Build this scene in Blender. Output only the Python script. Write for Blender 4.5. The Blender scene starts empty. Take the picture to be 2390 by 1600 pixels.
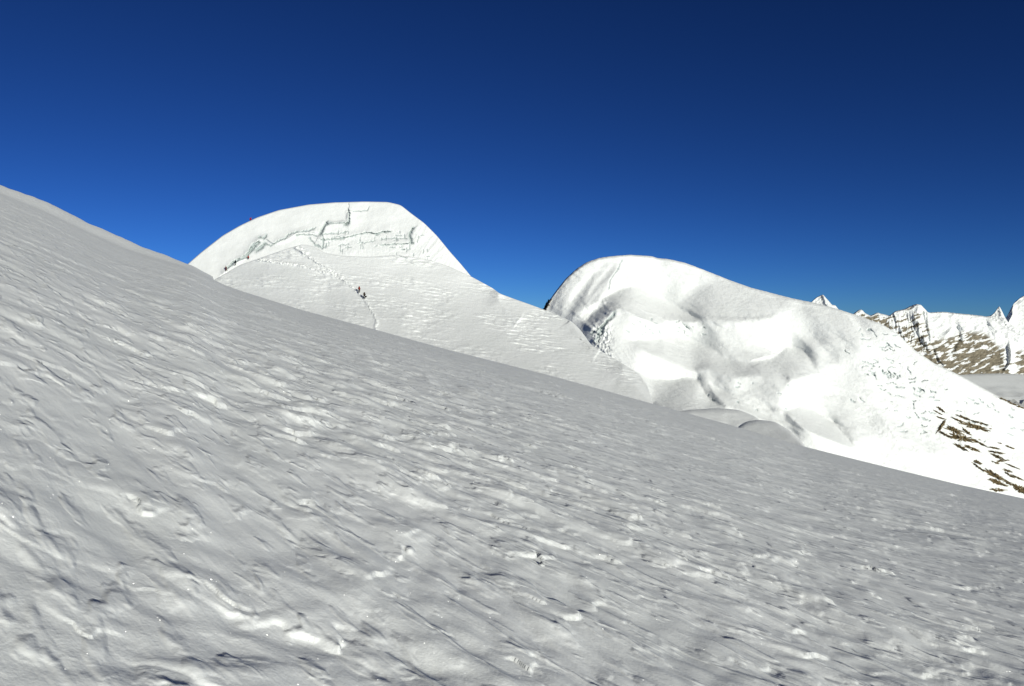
import bpy, bmesh, math, random
import numpy as np
from mathutils import Vector, Matrix

# ---------------------------------------------------------------- camera, world, sun, exposure
S = bpy.context.scene
C = S.collection
F = 1860.0            # focal length in pixels of a 2390 px wide picture
CX, HY = 1195.0, 745.0    # column of the optical axis, row of the true horizon
cam_d = bpy.data.cameras.new("camera")
cam = bpy.data.objects.new("camera", cam_d)
C.objects.link(cam)
cam.location = (0, 0, 0)
cam.rotation_euler = (math.radians(90), 0, 0)
cam_d.sensor_width = 36.0
cam_d.lens = 36.0 * F / 2390.0
cam_d.shift_y = -(800.0 - HY) / 2390.0
cam_d.clip_start = 0.05
cam_d.clip_end = 60000.0
S.camera = cam

SUN_AZ = math.radians(33.0)      # right of straight behind the camera
SUN_EL = math.radians(14.8)
sun_dir = Vector((math.cos(SUN_EL) * math.sin(SUN_AZ), -math.cos(SUN_EL) * math.cos(SUN_AZ), math.sin(SUN_EL)))
sd = bpy.data.lights.new("sun", 'SUN')
sd.energy = 4.38
sd.angle = math.radians(0.53)
sd.color = (1.0, 0.98, 0.885)
sun = bpy.data.objects.new("sun", sd)
C.objects.link(sun)
sun.rotation_euler = (-sun_dir).to_track_quat('-Z', 'Y').to_euler()

world = bpy.data.worlds.new("World")
S.world = world
world.use_nodes = True
wn = world.node_tree.nodes
wl = world.node_tree.links
wn.clear()
sky = wn.new('ShaderNodeTexSky')
sky.sky_type = 'NISHITA'
sky.sun_disc = False
sky.sun_elevation = SUN_EL
sky.sun_rotation = math.atan2(sun_dir.x, sun_dir.y)
sky.altitude = 5600.0
sky.air_density = 1.0
sky.dust_density = 0.0
sky.ozone_density = 3.0
bg = wn.new('ShaderNodeBackground')
bg.inputs['Strength'].default_value = 0.1
# deep high-altitude blue: the whole sky evenly more contrasty and saturated, as through a polarising filter
gm = wn.new('ShaderNodeGamma'); gm.inputs['Gamma'].default_value = 1.45
ml = wn.new('ShaderNodeVectorMath'); ml.operation = 'MULTIPLY'; ml.inputs[1].default_value = (0.094, 0.163, 0.245)
wo = wn.new('ShaderNodeOutputWorld')
wl.new(sky.outputs['Color'], gm.inputs['Color']); wl.new(gm.outputs['Color'], ml.inputs[0]); wl.new(ml.outputs['Vector'], bg.inputs['Color'])
wl.new(bg.outputs['Background'], wo.inputs['Surface'])

S.view_settings.view_transform = 'Standard'
S.view_settings.look = 'None'
S.view_settings.exposure = 0.0
S.view_settings.gamma = 1.0
S.view_settings.use_curve_mapping = False
S.render.engine = 'CYCLES'
S.cycles.max_bounces = 4
S.cycles.diffuse_bounces = 3

# ---------------------------------------------------------------- noise
def _hash(ix, iy, seed):
    with np.errstate(over='ignore'):
        h = (ix.astype(np.uint32) * np.uint32(374761393)) ^ (iy.astype(np.uint32) * np.uint32(668265263)) ^ np.uint32((seed * 974634777 + 1013904223) & 0xffffffff)
        h = (h ^ (h >> np.uint32(13))) * np.uint32(1274126177)
        h = (h ^ (h >> np.uint32(16))) * np.uint32(2246822519)
        h = h ^ (h >> np.uint32(13))
    return h

def perlin(x, y, seed=0):
    x = np.asarray(x, np.float64); y = np.asarray(y, np.float64)
    x, y = np.broadcast_arrays(x, y)
    x0 = np.floor(x); y0 = np.floor(y)
    fx = x - x0; fy = y - y0
    ix = x0.astype(np.int64); iy = y0.astype(np.int64)
    ux = fx * fx * fx * (fx * (fx * 6 - 15) + 10)
    uy = fy * fy * fy * (fy * (fy * 6 - 15) + 10)
    def g(a, b):
        ang = _hash(ix + a, iy + b, seed).astype(np.float64) * (2 * math.pi / 4294967296.0)
        return np.cos(ang) * (fx - a) + np.sin(ang) * (fy - b)
    n0 = g(0, 0); n1 = g(1, 0); n2 = g(0, 1); n3 = g(1, 1)
    a = n0 + (n1 - n0) * ux
    b = n2 + (n3 - n2) * ux
    return (a + (b - a) * uy) * 1.5

def fbm(x, y, seed=0, octv=4, gain=0.5, lac=2.03):
    t = 0.0; a = 1.0
    for i in range(octv):
        t = t + a * perlin(x * lac ** i + 17.3 * i, y * lac ** i - 9.1 * i, seed + i * 7)
        a *= gain
    return t

def ridged(x, y, seed=0, octv=3, gain=0.5):
    t = 0.0; a = 1.0
    for i in range(octv):
        n = perlin(x * 2.03 ** i + 5.7 * i, y * 2.03 ** i + 3.3 * i, seed + i * 5)
        t = t + a * (1.0 - 2.2 * np.abs(n))
        a *= gain
    return t

def sstep(a, b, x):
    t = np.clip((x - a) / (b - a), 0, 1)
    return t * t * (3 - 2 * t)

def smooth_curve(pts, sig=0.0):
    """piecewise curve through points, optionally rounded with a gaussian of sig px"""
    p = np.array(pts, float)
    if sig <= 0:
        return lambda x: np.interp(x, p[:, 0], p[:, 1])
    xs = np.arange(p[0, 0] - 4 * sig, p[-1, 0] + 4 * sig, max(1.0, sig / 4))
    ys = np.interp(xs, p[:, 0], p[:, 1])
    ys = np.where(xs < p[0, 0], p[0, 1] + (xs - p[0, 0]) * (p[1, 1] - p[0, 1]) / (p[1, 0] - p[0, 0]), ys)
    ys = np.where(xs > p[-1, 0], p[-1, 1] + (xs - p[-1, 0]) * (p[-1, 1] - p[-2, 1]) / (p[-1, 0] - p[-2, 0]), ys)
    step = xs[1] - xs[0]
    k = np.exp(-0.5 * (np.arange(-int(3 * sig / step), int(3 * sig / step) + 1) * step / sig) ** 2)
    k /= k.sum()
    h = len(k) // 2
    ys = np.convolve(np.pad(ys, h, mode='edge'), k, 'valid')
    return lambda x: np.interp(x, xs, ys)

# ---------------------------------------------------------------- materials
def new_mat(name):
    m = bpy.data.materials.new(name)
    m.use_nodes = True
    nt = m.node_tree
    b = nt.nodes['Principled BSDF']
    return m, nt, b

def node(nt, t, **kw):
    n = nt.nodes.new(t)
    for k, v in kw.items():
        if k in n.inputs: n.inputs[k].default_value = v
        else: setattr(n, k, v)
    return n

def snow_mat(name, scale, bump_d, color=(0.81, 0.83, 0.812), strength=0.6, stretch=(1, 1, 1), rot=0.0, use_tint=False, sparkle=False):
    m, nt, b = new_mat(name)
    L = nt.links.new
    tc = node(nt, 'ShaderNodeTexCoord')
    mp = node(nt, 'ShaderNodeMapping')
    mr = node(nt, 'ShaderNodeMapping')
    mr.inputs['Rotation'].default_value = (0, 0, rot)
    mp.inputs['Scale'].default_value = stretch
    L(tc.outputs['Object'], mr.inputs['Vector']); L(mr.outputs['Vector'], mp.inputs['Vector'])
    n1 = node(nt, 'ShaderNodeTexNoise'); n1.inputs['Scale'].default_value = scale; n1.inputs['Detail'].default_value = 6.0; n1.inputs['Roughness'].default_value = 0.62
    L(mp.outputs['Vector'], n1.inputs['Vector'])
    n2 = node(nt, 'ShaderNodeTexNoise'); n2.inputs['Scale'].default_value = scale * 7; n2.inputs['Detail'].default_value = 3.0
    L(tc.outputs['Object'], n2.inputs['Vector'])
    ad = node(nt, 'ShaderNodeMath', operation='MULTIPLY_ADD'); ad.inputs[1].default_value = 0.22
    g_ = node(nt, 'ShaderNodeMath', operation='MULTIPLY'); g_.inputs[1].default_value = 0.45 if sparkle else 1.0
    L(n1.outputs['Fac'], g_.inputs[0]); L(n2.outputs['Fac'], ad.inputs[0]); L(g_.outputs[0], ad.inputs[2])
    if sparkle: ad.inputs[1].default_value = 0.1
    if sparkle:      # crusty shelves of wind-packed snow, finer than the mesh
        last = ad.outputs[0]
        for sc, lo, hi, amt, lean in ((2.6, 0.47, 0.74, 0.45, 0.1), (6.5, 0.50, 0.70, 0.7, 0.05)):
            def nz(vec):
                nn = node(nt, 'ShaderNodeTexNoise'); nn.inputs['Scale'].default_value = sc; nn.inputs['Detail'].default_value = 2.0; nn.inputs['Roughness'].default_value = 0.5
                L(vec, nn.inputs['Vector']); return nn.outputs['Fac']
            n0 = nz(mp.outputs['Vector'])
            cx = node(nt, 'ShaderNodeCombineXYZ'); mm = node(nt, 'ShaderNodeMath', operation='MULTIPLY'); mm.inputs[1].default_value = -lean * 4
            L(n0, mm.inputs[0]); L(mm.outputs[0], cx.inputs[0])
            va = node(nt, 'ShaderNodeVectorMath', operation='ADD'); L(mp.outputs['Vector'], va.inputs[0]); L(cx.outputs[0], va.inputs[1])
            n1_ = nz(va.outputs['Vector'])
            rm = node(nt, 'ShaderNodeMapRange', interpolation_type='SMOOTHSTEP'); rm.inputs['From Min'].default_value = lo; rm.inputs['From Max'].default_value = hi; rm.inputs['To Max'].default_value = amt
            L(n1_, rm.inputs['Value'])
            a2 = node(nt, 'ShaderNodeMath', operation='ADD'); L(last, a2.inputs[0]); L(rm.outputs['Result'], a2.inputs[1]); last = a2.outputs[0]
        # overlapping scallops: rounded tops with crisp creases between
        wn_ = node(nt, 'ShaderNodeTexNoise'); wn_.inputs['Scale'].default_value = 5.0; wn_.inputs['Detail'].default_value = 3.0
        L(mp.outputs['Vector'], wn_.inputs['Vector'])
        ws = node(nt, 'ShaderNodeVectorMath', operation='SCALE'); ws.inputs['Scale'].default_value = 0.22; L(wn_.outputs['Color'], ws.inputs[0])
        wa_ = node(nt, 'ShaderNodeVectorMath', operation='ADD'); L(mp.outputs['Vector'], wa_.inputs[0]); L(ws.outputs[0], wa_.inputs[1])
        for sc, amt in ((3.2, -0.36), (8.0, -0.20)):
            vo = node(nt, 'ShaderNodeTexVoronoi', voronoi_dimensions='2D'); vo.inputs['Scale'].default_value = sc
            L(wa_.outputs[0], vo.inputs['Vector'])
            mu = node(nt, 'ShaderNodeMath', operation='MULTIPLY_ADD'); mu.inputs[1].default_value = amt
            L(vo.outputs['Distance'], mu.inputs[0]); L(last, mu.inputs[2]); last = mu.outputs[0]
    else: last = ad.outputs[0]
    bp = node(nt, 'ShaderNodeBump'); bp.inputs['Strength'].default_value = strength; bp.inputs['Distance'].default_value = bump_d
    L(last, bp.inputs['Height']); L(bp.outputs['Normal'], b.inputs['Normal'])
    # faint variation of crystal size: slightly brighter and darker snow
    n3 = node(nt, 'ShaderNodeTexNoise'); n3.inputs['Scale'].default_value = scale * 0.13; n3.inputs['Detail'].default_value = 4.0
    L(mp.outputs['Vector'], n3.inputs['Vector'])
    cr = node(nt, 'ShaderNodeValToRGB')
    cr.color_ramp.elements[0].position = 0.3; cr.color_ramp.elements[1].position = 0.7
    cr.color_ramp.elements[0].color = (color[0] * 0.95, color[1] * 0.955, color[2] * 0.95, 1)
    cr.color_ramp.elements[1].color = (*color, 1)
    L(n3.outputs['Fac'], cr.inputs['Fac'])
    out = cr.outputs['Color']
    if use_tint:
        at = node(nt, 'ShaderNodeAttribute', attribute_name='tint')
        mx = node(nt, 'ShaderNodeMix', data_type='RGBA')
        mx.blend_type = 'MULTIPLY'; mx.inputs[0].default_value = 1.0
        L(out, mx.inputs[6]); L(at.outputs['Color'], mx.inputs[7])
        out = mx.outputs[2]
    L(out, b.inputs['Base Color'])
    b.inputs['Roughness'].default_value = 0.75
    b.inputs['Specular IOR Level'].default_value = 0.12
    if sparkle:      # single ice crystals, each a tiny mirror facing its own way
        vs = node(nt, 'ShaderNodeTexVoronoi'); vs.inputs['Scale'].default_value = 190.0
        L(tc.outputs['Object'], vs.inputs['Vector'])
        sb = node(nt, 'ShaderNodeVectorMath', operation='SUBTRACT'); sb.inputs[1].default_value = (0.5, 0.5, 0.5); L(vs.outputs['Color'], sb.inputs[0])
        sc_ = node(nt, 'ShaderNodeVectorMath', operation='SCALE'); sc_.inputs['Scale'].default_value = 1.9; L(sb.outputs[0], sc_.inputs[0])
        ge = node(nt, 'ShaderNodeNewGeometry')
        ad_ = node(nt, 'ShaderNodeVectorMath', operation='ADD'); L(ge.outputs['Normal'], ad_.inputs[0]); L(sc_.outputs[0], ad_.inputs[1])
        nm = node(nt, 'ShaderNodeVectorMath', operation='NORMALIZE'); L(ad_.outputs[0], nm.inputs[0])
        gl = node(nt, 'ShaderNodeBsdfGlossy'); gl.inputs['Roughness'].default_value = 0.16; L(nm.outputs[0], gl.inputs['Normal'])
        mxs = node(nt, 'ShaderNodeMixShader'); mxs.inputs[0].default_value = 0.012
        L(b.outputs[0], mxs.inputs[1]); L(gl.outputs[0], mxs.inputs[2])
        L(mxs.outputs[0], nt.nodes['Material Output'].inputs['Surface'])
    return m

def plain_mat(name, col, rough=0.7):
    m, nt, b = new_mat(name)
    n = node(nt, 'ShaderNodeTexNoise'); n.inputs['Scale'].default_value = 9.0
    cr = node(nt, 'ShaderNodeValToRGB')
    cr.color_ramp.elements[0].color = (col[0] * 0.75, col[1] * 0.75, col[2] * 0.75, 1)
    cr.color_ramp.elements[1].color = (min(1, col[0] * 1.2), min(1, col[1] * 1.2), min(1, col[2] * 1.2), 1)
    nt.links.new(n.outputs['Fac'], cr.inputs['Fac']); nt.links.new(cr.outputs['Color'], b.inputs['Base Color'])
    b.inputs['Specular IOR Level'].default_value = 0.1
    b.inputs['Roughness'].default_value = rough
    return m

def rock_mat(name, scale, c0, c1):
    m, nt, b = new_mat(name)
    L = nt.links.new
    tc = node(nt, 'ShaderNodeTexCoord')
    n = node(nt, 'ShaderNodeTexNoise'); n.inputs['Scale'].default_value = scale; n.inputs['Detail'].default_value = 8.0; n.inputs['Roughness'].default_value = 0.7
    L(tc.outputs['Object'], n.inputs['Vector'])
    cr = node(nt, 'ShaderNodeValToRGB')
    cr.color_ramp.elements[0].position = 0.32; cr.color_ramp.elements[1].position = 0.68
    cr.color_ramp.elements[0].color = (*c0, 1); cr.color_ramp.elements[1].color = (*c1, 1)
    L(n.outputs['Fac'], cr.inputs['Fac']); L(cr.outputs['Color'], b.inputs['Base Color'])
    bp = node(nt, 'ShaderNodeBump'); bp.inputs['Distance'].default_value = 0.6 / scale; bp.inputs['Strength'].default_value = 0.9
    L(n.outputs['Fac'], bp.inputs['Height']); L(bp.outputs['Normal'], b.inputs['Normal'])
    b.inputs['Roughness'].default_value = 0.9
    return m

M_snow_near = snow_mat('wind_packed_snow', 9.0, 0.034, strength=0.62, stretch=(0.38, 1, 1), rot=math.radians(47), sparkle=True)
M_snow_mid = snow_mat('snow_middle_distance', 0.9, 0.25, strength=0.5, use_tint=True)
M_snow_far = snow_mat('snow_far', 0.3, 1.2, strength=0.6, use_tint=True)
M_rock = rock_mat('brown_rock', 0.5, (0.06, 0.045, 0.02), (0.27, 0.20, 0.09))

# ---------------------------------------------------------------- mesh helpers
def grid_mesh(name, P, wrap=False):
    """P: (rows, cols, 3) array"""
    nr, nc, _ = P.shape
    me = bpy.data.meshes.new(name)
    me.vertices.add(nr * nc)
    me.vertices.foreach_set('co', P.reshape(-1).astype(np.float32))
    j = np.arange(nc if wrap else nc - 1)
    i = np.arange(nr - 1)
    I, J = np.meshgrid(i, j, indexing='ij')
    J2 = (J + 1) % nc
    q = np.stack([I * nc + J, I * nc + J2, (I + 1) * nc + J2, (I + 1) * nc + J], -1).reshape(-1, 4)
    n = len(q)
    me.loops.add(n * 4); me.polygons.add(n)
    me.loops.foreach_set('vertex_index', q.reshape(-1).astype(np.int32))
    me.polygons.foreach_set('loop_start', (np.arange(n) * 4).astype(np.int32))
    me.polygons.foreach_set('loop_total', np.full(n, 4, np.int32))
    me.polygons.foreach_set('use_smooth', np.ones(n, bool))
    me.update(calc_edges=True)
    return me

def set_tint(me, T):
    a = me.color_attributes.new('tint', 'FLOAT_COLOR', 'POINT')
    col = np.ones((T.reshape(-1, 3).shape[0], 4), np.float32)
    col[:, :3] = T.reshape(-1, 3)
    a.data.foreach_set('color', col.reshape(-1))

def link(name, me, mat, parent=None, **props):
    o = bpy.data.objects.new(name, me)
    C.objects.link(o)
    if mat: me.materials.append(mat)
    if parent: o.parent = parent
    for k, v in props.items(): o[k] = v
    return o

# ---------------------------------------------------------------- foreground slope
# skyline of the slope the camera stands on, and the lower line of the drift along its left part
fg_line = [(-600, 205), (-300, 305), (0, 452), (100, 492), (200, 540), (300, 584), (400, 614), (449, 628), (530, 668), (700, 722), (880, 770), (1050, 817),
           (1300, 880), (1520, 941), (1700, 990), (1870, 1040), (2050, 1085), (2240, 1131), (2390, 1163), (2700, 1235), (2960, 1300)]
fg_sky = [(-600, 150), (-300, 285), (0, 433), (100, 468), (200, 518), (295, 560), (345, 582), (400, 602), (449, 621), (500, 648)]
H_EYE = 1.62

def build_foreground():
    f_line = smooth_curve(fg_line, 12.0)
    f_sky = smooth_curve(fg_sky, 5.0)
    front = np.arctan(np.linspace(-0.93, 0.93, 900))
    rest = np.linspace(front[-1], 2 * math.pi + front[0], 90)[1:-1]
    phi = np.concatenate([front, rest])
    # rows: dense where the picture needs them
    q = np.linspace((1 / 2.2) ** 0.62, (1 / 66.0) ** 0.62, 720)
    r = (1 / q) ** (1 / 0.62) if False else q ** (-1 / 0.62)
    r = np.concatenate([[0.3, 0.9, 1.6], r, 66.0 * (250 / 66.0) ** (np.linspace(0, 1, 62)[1:])])
    R, PH = np.meshgrid(r, phi, indexing='ij')
    u = np.tan(np.clip(phi, -1.2, 1.2))
    xpx = CX + F * u
    v = (HY - f_line(np.clip(xpx, -600, 2960))) / F
    te_in = v * np.cos(phi)
    plane = -0.303 * np.sin(phi) - 0.028 * np.cos(phi) - 0.01
    w = 1 - sstep(0.72, 0.80, np.abs(np.where(phi > math.pi, phi - 2 * math.pi, phi)))
    te = te_in * w + plane * (1 - w)
    te = te[None, :]
    # distance at which the ground rolls over, per azimuth
    ph = np.where(phi > math.pi, phi - 2 * math.pi, phi)
    Rc = (58 + 12 * np.sin(ph * 2.0))[None, :]
    k = H_EYE / Rc ** 2
    s = te + 2 * np.sqrt(H_EYE * k)
    re = np.sqrt(R * R + 1.0) - 1.0 * np.exp(-R)
    z = -H_EYE + s * re - k * re * re
    over = np.maximum(R - 1.45 * Rc, 0)
    z = z - 0.0035 * over ** 2
    # drift along the left skyline: a second crest just behind the first
    vs = (HY - f_sky(np.clip(xpx, -600, 2960))) / F * np.cos(phi)
    lip = np.clip((vs - te_in) * (xpx < 500) * w, 0, 0.03)
    lip = lip[None, :]
    r2 = 1.32 * Rc
    zb2 = -H_EYE + s * r2 - k * r2 * r2
    A = np.where(lip > 0.0002, (te + lip) * r2 - zb2, 0)
    z = z + np.maximum(A, 0) * np.exp(-np.abs((R - r2) / (0.10 * r2)) ** 3) * (1 + 0.09 * fbm(PH * 40, PH * 0, 9, 3))
    X = R * np.sin(PH); Y = R * np.cos(PH)
    # ---- sastrugi: a runs with the wind (towards near right), b across it
    ang = math.radians(-47)
    ca, sa = math.cos(ang), math.sin(ang)
    wx = 0.9 * perlin(X * 0.11, Y * 0.11, 91) + 0.25 * perlin(X * 0.5, Y * 0.5, 92)
    a = X * ca + Y * sa
    b = -X * sa + Y * ca + wx
    a = a + 0.5 * perlin(X * 0.4 + 4, Y * 0.4, 93)
    det = 1.0 / (1 + (R / 120.0) ** 2)
    dr = np.gradient(r)[:, None]
    def tongue(sa_, sb_, seed, amp, lean=0.3):
        vis = 1.0 / (1.0 + (dr / (0.55 * sb_)) ** 2)
        n0 = perlin(a / sa_, b / sb_, seed)
        n1 = perlin((a - lean * sa_ * n0) / sa_, (b + 0.12 * sb_ * n0) / sb_, seed)
        return amp * vis * (np.maximum(n1, 0) * 1.25 + 0.35 * np.minimum(n1, 0))
    patch = 0.45 + 1.0 * sstep(-0.3, 0.4, perlin(X * 0.16 + 2, Y * 0.16 + 7, 44))
    patch2 = sstep(-0.3, 0.3, perlin(X * 0.45 - 2, Y * 0.45 + 1, 45))
    def stamps(La, Lb, seed, amp, rmax=1e9, edge=0.5):
        """overlapping lobed snow tongues: long gentle back, short steep snout facing down wind"""
        rows = (r < rmax)
        A_ = a[rows]; B_ = b[rows]
        A_ = A_ + 0.13 * La * fbm(A_ / (0.25 * La), B_ / (0.35 * Lb), seed + 1, 2, 0.6)
        B_ = B_ + 0.22 * Lb * perlin(A_ / (0.5 * La), B_ / (0.5 * Lb), seed + 2)
        ia = np.floor(A_ / La).astype(np.int64); ib = np.floor(B_ / Lb).astype(np.int64)
        out = np.zeros(A_.shape)
        for di in (-1, 0, 1):
            for dj in (-1, 0, 1):
                ci = ia + di; cj = ib + dj
                h1 = _hash(ci, cj, seed); h2 = _hash(ci, cj, seed + 33)
                r1 = (h1 & 0x3ff) / 1023.0; r2 = ((h1 >> 10) & 0x3ff) / 1023.0; r3 = ((h1 >> 20) & 0x3ff) / 1023.0
                r4 = (h2 & 0x3ff) / 1023.0; r5 = ((h2 >> 10) & 0x3ff) / 1023.0; r6 = ((h2 >> 20) & 0x3ff) / 1023.0
                t = (A_ - (ci + 0.5 + 0.9 * (r1 - 0.5)) * La) / (La * (0.7 + 0.4 * r3)) + 0.5
                q = (B_ - (cj + 0.5 + 0.9 * (r2 - 0.5)) * Lb) / (Lb * (0.38 + 0.42 * r4)) + (r5 - 0.5) * 0.9 * (t - 0.5)
                tc = np.clip(t, 0, 1)
                wd = np.where(tc < 0.6, 0.34 + 1.1 * tc, np.sqrt(np.maximum(1 - ((tc - 0.6) / 0.4) ** 2, 0)))
                q = np.abs(q) / np.maximum(wd, 0.02)
                e = np.clip((1 - q) / edge, 0, 1)
                hh = (0.25 + 0.75 * r6) * tc ** 1.3 * e * (2 - e) * (t < 1)
                out = np.maximum(out, hh)
        vis = 1.0 / (1.0 + (dr[rows] / (0.35 * Lb)) ** 2)
        res = np.zeros(a.shape); res[rows] = amp * out * vis
        return res
    h = tongue(2.4, 1.0, 11, 0.030)
    h = h + stamps(1.9, 0.95, 201, 0.028, edge=0.95) + patch * tongue(0.85, 0.46, 16, 0.044)
    h = h + (0.5 + 0.5 * patch) * stamps(0.95, 0.50, 211, 0.050, edge=0.75)
    h = h + patch * stamps(0.50, 0.23, 221, 0.021, edge=0.6)
    h = h + patch * (0.3 + 0.7 * patch2) * stamps(0.24, 0.11, 231, 0.008, rmax=22)
    h = h + 0.0022 * patch * perlin(a / 0.5, b / 0.045, 15) * np.exp(-R / 12.0)
    # close by: broader soft lumps between the tongues
    lump = perlin(a / 0.9 + 5, b / 0.6, 61); lump = perlin((a - 0.25 * lump) / 0.9 + 5, b / 0.6, 61)
    h = h + np.exp(-(R / 9.0) ** 2) * (0.045 * lump + 0.028 * perlin(a / 0.42, b / 0.30 + 9, 62) + 0.012 * perlin(a / 0.2, b / 0.15, 63))
    far = sstep(12, 30, R)
    h = h + far * (stamps(4.2, 1.5, 241, 0.10) + stamps(2.6, 0.7, 251, 0.05))
    # broad swells
    h = h + 0.22 * perlin(X * 0.06 + 1, Y * 0.06, 51) * sstep(3, 14, R) * (1 - sstep(26, 45, R))
    crest = 1 - 0.45 * np.exp(-((R - Rc) / (0.5 * Rc)) ** 2)
    z = z + 0.88 * h * det * crest * np.clip(R / 2.0, 0, 1)
    P = np.stack([X, Y, z], -1)
    me = grid_mesh('snow_slope', P, wrap=True)
    return link('snow_slope', me, M_snow_near, kind='structure', label='wind carved grey snow slope falling from left to right in the foreground')

build_foreground()

# ---------------------------------------------------------------- distant terrain as relief surfaces
def polydist(X, Y, poly):
    """distance to a polyline and side sign (+ = left of travel seen on the picture with y down => right hand)"""
    best = np.full(X.shape, 1e9); side = np.zeros(X.shape); tt = np.zeros(X.shape)
    L = [math.dist(poly[i], poly[i + 1]) for i in range(len(poly) - 1)]
    tot = sum(L); acc = 0
    for i in range(len(poly) - 1):
        ax, ay = poly[i]; bx, by = poly[i + 1]
        dx, dy = bx - ax, by - ay
        l2 = dx * dx + dy * dy
        t = np.clip(((X - ax) * dx + (Y - ay) * dy) / l2, 0, 1)
        px = X - (ax + t * dx); py = Y - (ay + t * dy)
        d = np.hypot(px, py)
        m = d < best
        best = np.where(m, d, best)
        side = np.where(m, np.sign(dx * (Y - ay) - dy * (X - ax)), side)
        tt = np.where(m, (acc + t * L[i]) / tot, tt)
        acc += L[i]
    return best, side, tt

class Brush:
    """raised (amp > 0, towards the viewer) or cut line; wa = width above / left of the line, wb = width below / right"""
    def __init__(s, poly, wa, wb, amp, jit=4.0, fade=0.15, p=1.5, seed=1, tint=None, tw=None):
        s.poly, s.wa, s.wb, s.amp, s.jit, s.fade, s.p, s.seed, s.tint, s.tw = poly, wa, wb, amp, jit, fade, p, seed, tint, tw
    def __call__(s, X, Y, T=None):
        xs = [p[0] for p in s.poly]; ys = [p[1] for p in s.poly]
        m = 3.2 * max(s.wa, s.wb) + s.jit * 2
        msk = (X > min(xs) - m) & (X < max(xs) + m) & (Y > min(ys) - m) & (Y < max(ys) + m)
        out = np.zeros(X.shape)
        if not msk.any(): return out
        x = X[msk]; y = Y[msk]
        js = max(3.0, s.jit * (4 if s.tint else 11))
        jx = s.jit * fbm(x / js, y / js, s.seed + 400, 3 if s.tint else 2)
        jy = s.jit * fbm(x / js, y / js, s.seed + 500, 3 if s.tint else 2)
        d, sd_, tt = polydist(x + jx, y + jy, s.poly)
        w = np.where(sd_ < 0, s.wa, s.wb)
        e = np.exp(-(d / w) ** s.p)
        if s.fade > 0:
            e = e * sstep(0, s.fade, tt + 0.02) * sstep(0, s.fade, 1 - tt + 0.02)
        out[msk] = s.amp * e
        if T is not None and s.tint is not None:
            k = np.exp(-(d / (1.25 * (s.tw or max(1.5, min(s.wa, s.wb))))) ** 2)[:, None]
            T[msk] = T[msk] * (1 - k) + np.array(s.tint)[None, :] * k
        return out

class Terrace:
    """relief solved from painted steepness: along strokes the ground lies back (amt > 0) or stands up (amt < 0);
    the depth whose slopes fit best (least squares) is found with a cosine transform, so terraces and bowls close softly at their ends"""
    def __init__(s, x0, x1, y0, y1, base, strokes, extra=None, step=2.0, lam=0.22):
        s.x0, s.y0, s.step, s.base = x0, y0, step, base
        xs = np.arange(x0, x1 + step, step); ys = np.arange(y0, y1 + step, step)
        X, Y = np.meshgrid(xs, ys)
        f = 0.0
        A_ = (X + 0.5 * Y); B_ = (Y - 0.6 * X)
        for b in strokes:
            g = b(X, Y); f = np.maximum(f, g) + 0.25 * np.minimum(f, g)
        f = f * (1 + 0.24 * fbm(A_ / 60.0, B_ / 5.0, 703, 3))
        if extra: f = f + extra(X, Y)
        f = -f * step                       # rows run downwards, depth grows upwards
        f[:2] = 0; f[-2:] = 0
        rhs = np.zeros_like(f)
        rhs[1:-1] = 0.5 * (f[2:] - f[:-2])
        n, m = rhs.shape
        E = np.concatenate([rhs, rhs[::-1]], 0); E = np.concatenate([E, E[:, ::-1]], 1)
        Fh = np.fft.rfft2(E)
        ky = 2 * np.cos(2 * np.pi * np.fft.fftfreq(2 * n)) - 2
        kx = 2 * np.cos(2 * np.pi * np.fft.rfftfreq(2 * m)) - 2
        K = ky[:, None] + lam * kx[None, :]
        K[0, 0] = 1; Fh[0, 0] = 0
        # note: spectrum is even about the half sample, so the mirrored solve is exact
        s.T = np.fft.irfft2(Fh / K, s=E.shape)[:n, :m]
    def __call__(s, X, Y):
        u = np.clip((X - s.x0) / s.step, 0, s.T.shape[1] - 1.001); v = np.clip((Y - s.y0) / s.step, 0, s.T.shape[0] - 1.001)
        i = u.astype(int); j = v.astype(int); a = u - i; b = v - j
        T = s.T
        return s.base(X, Y) + (T[j, i] * (1 - a) + T[j, i + 1] * a) * (1 - b) + (T[j + 1, i] * (1 - a) + T[j + 1, i + 1] * a) * b

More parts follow.
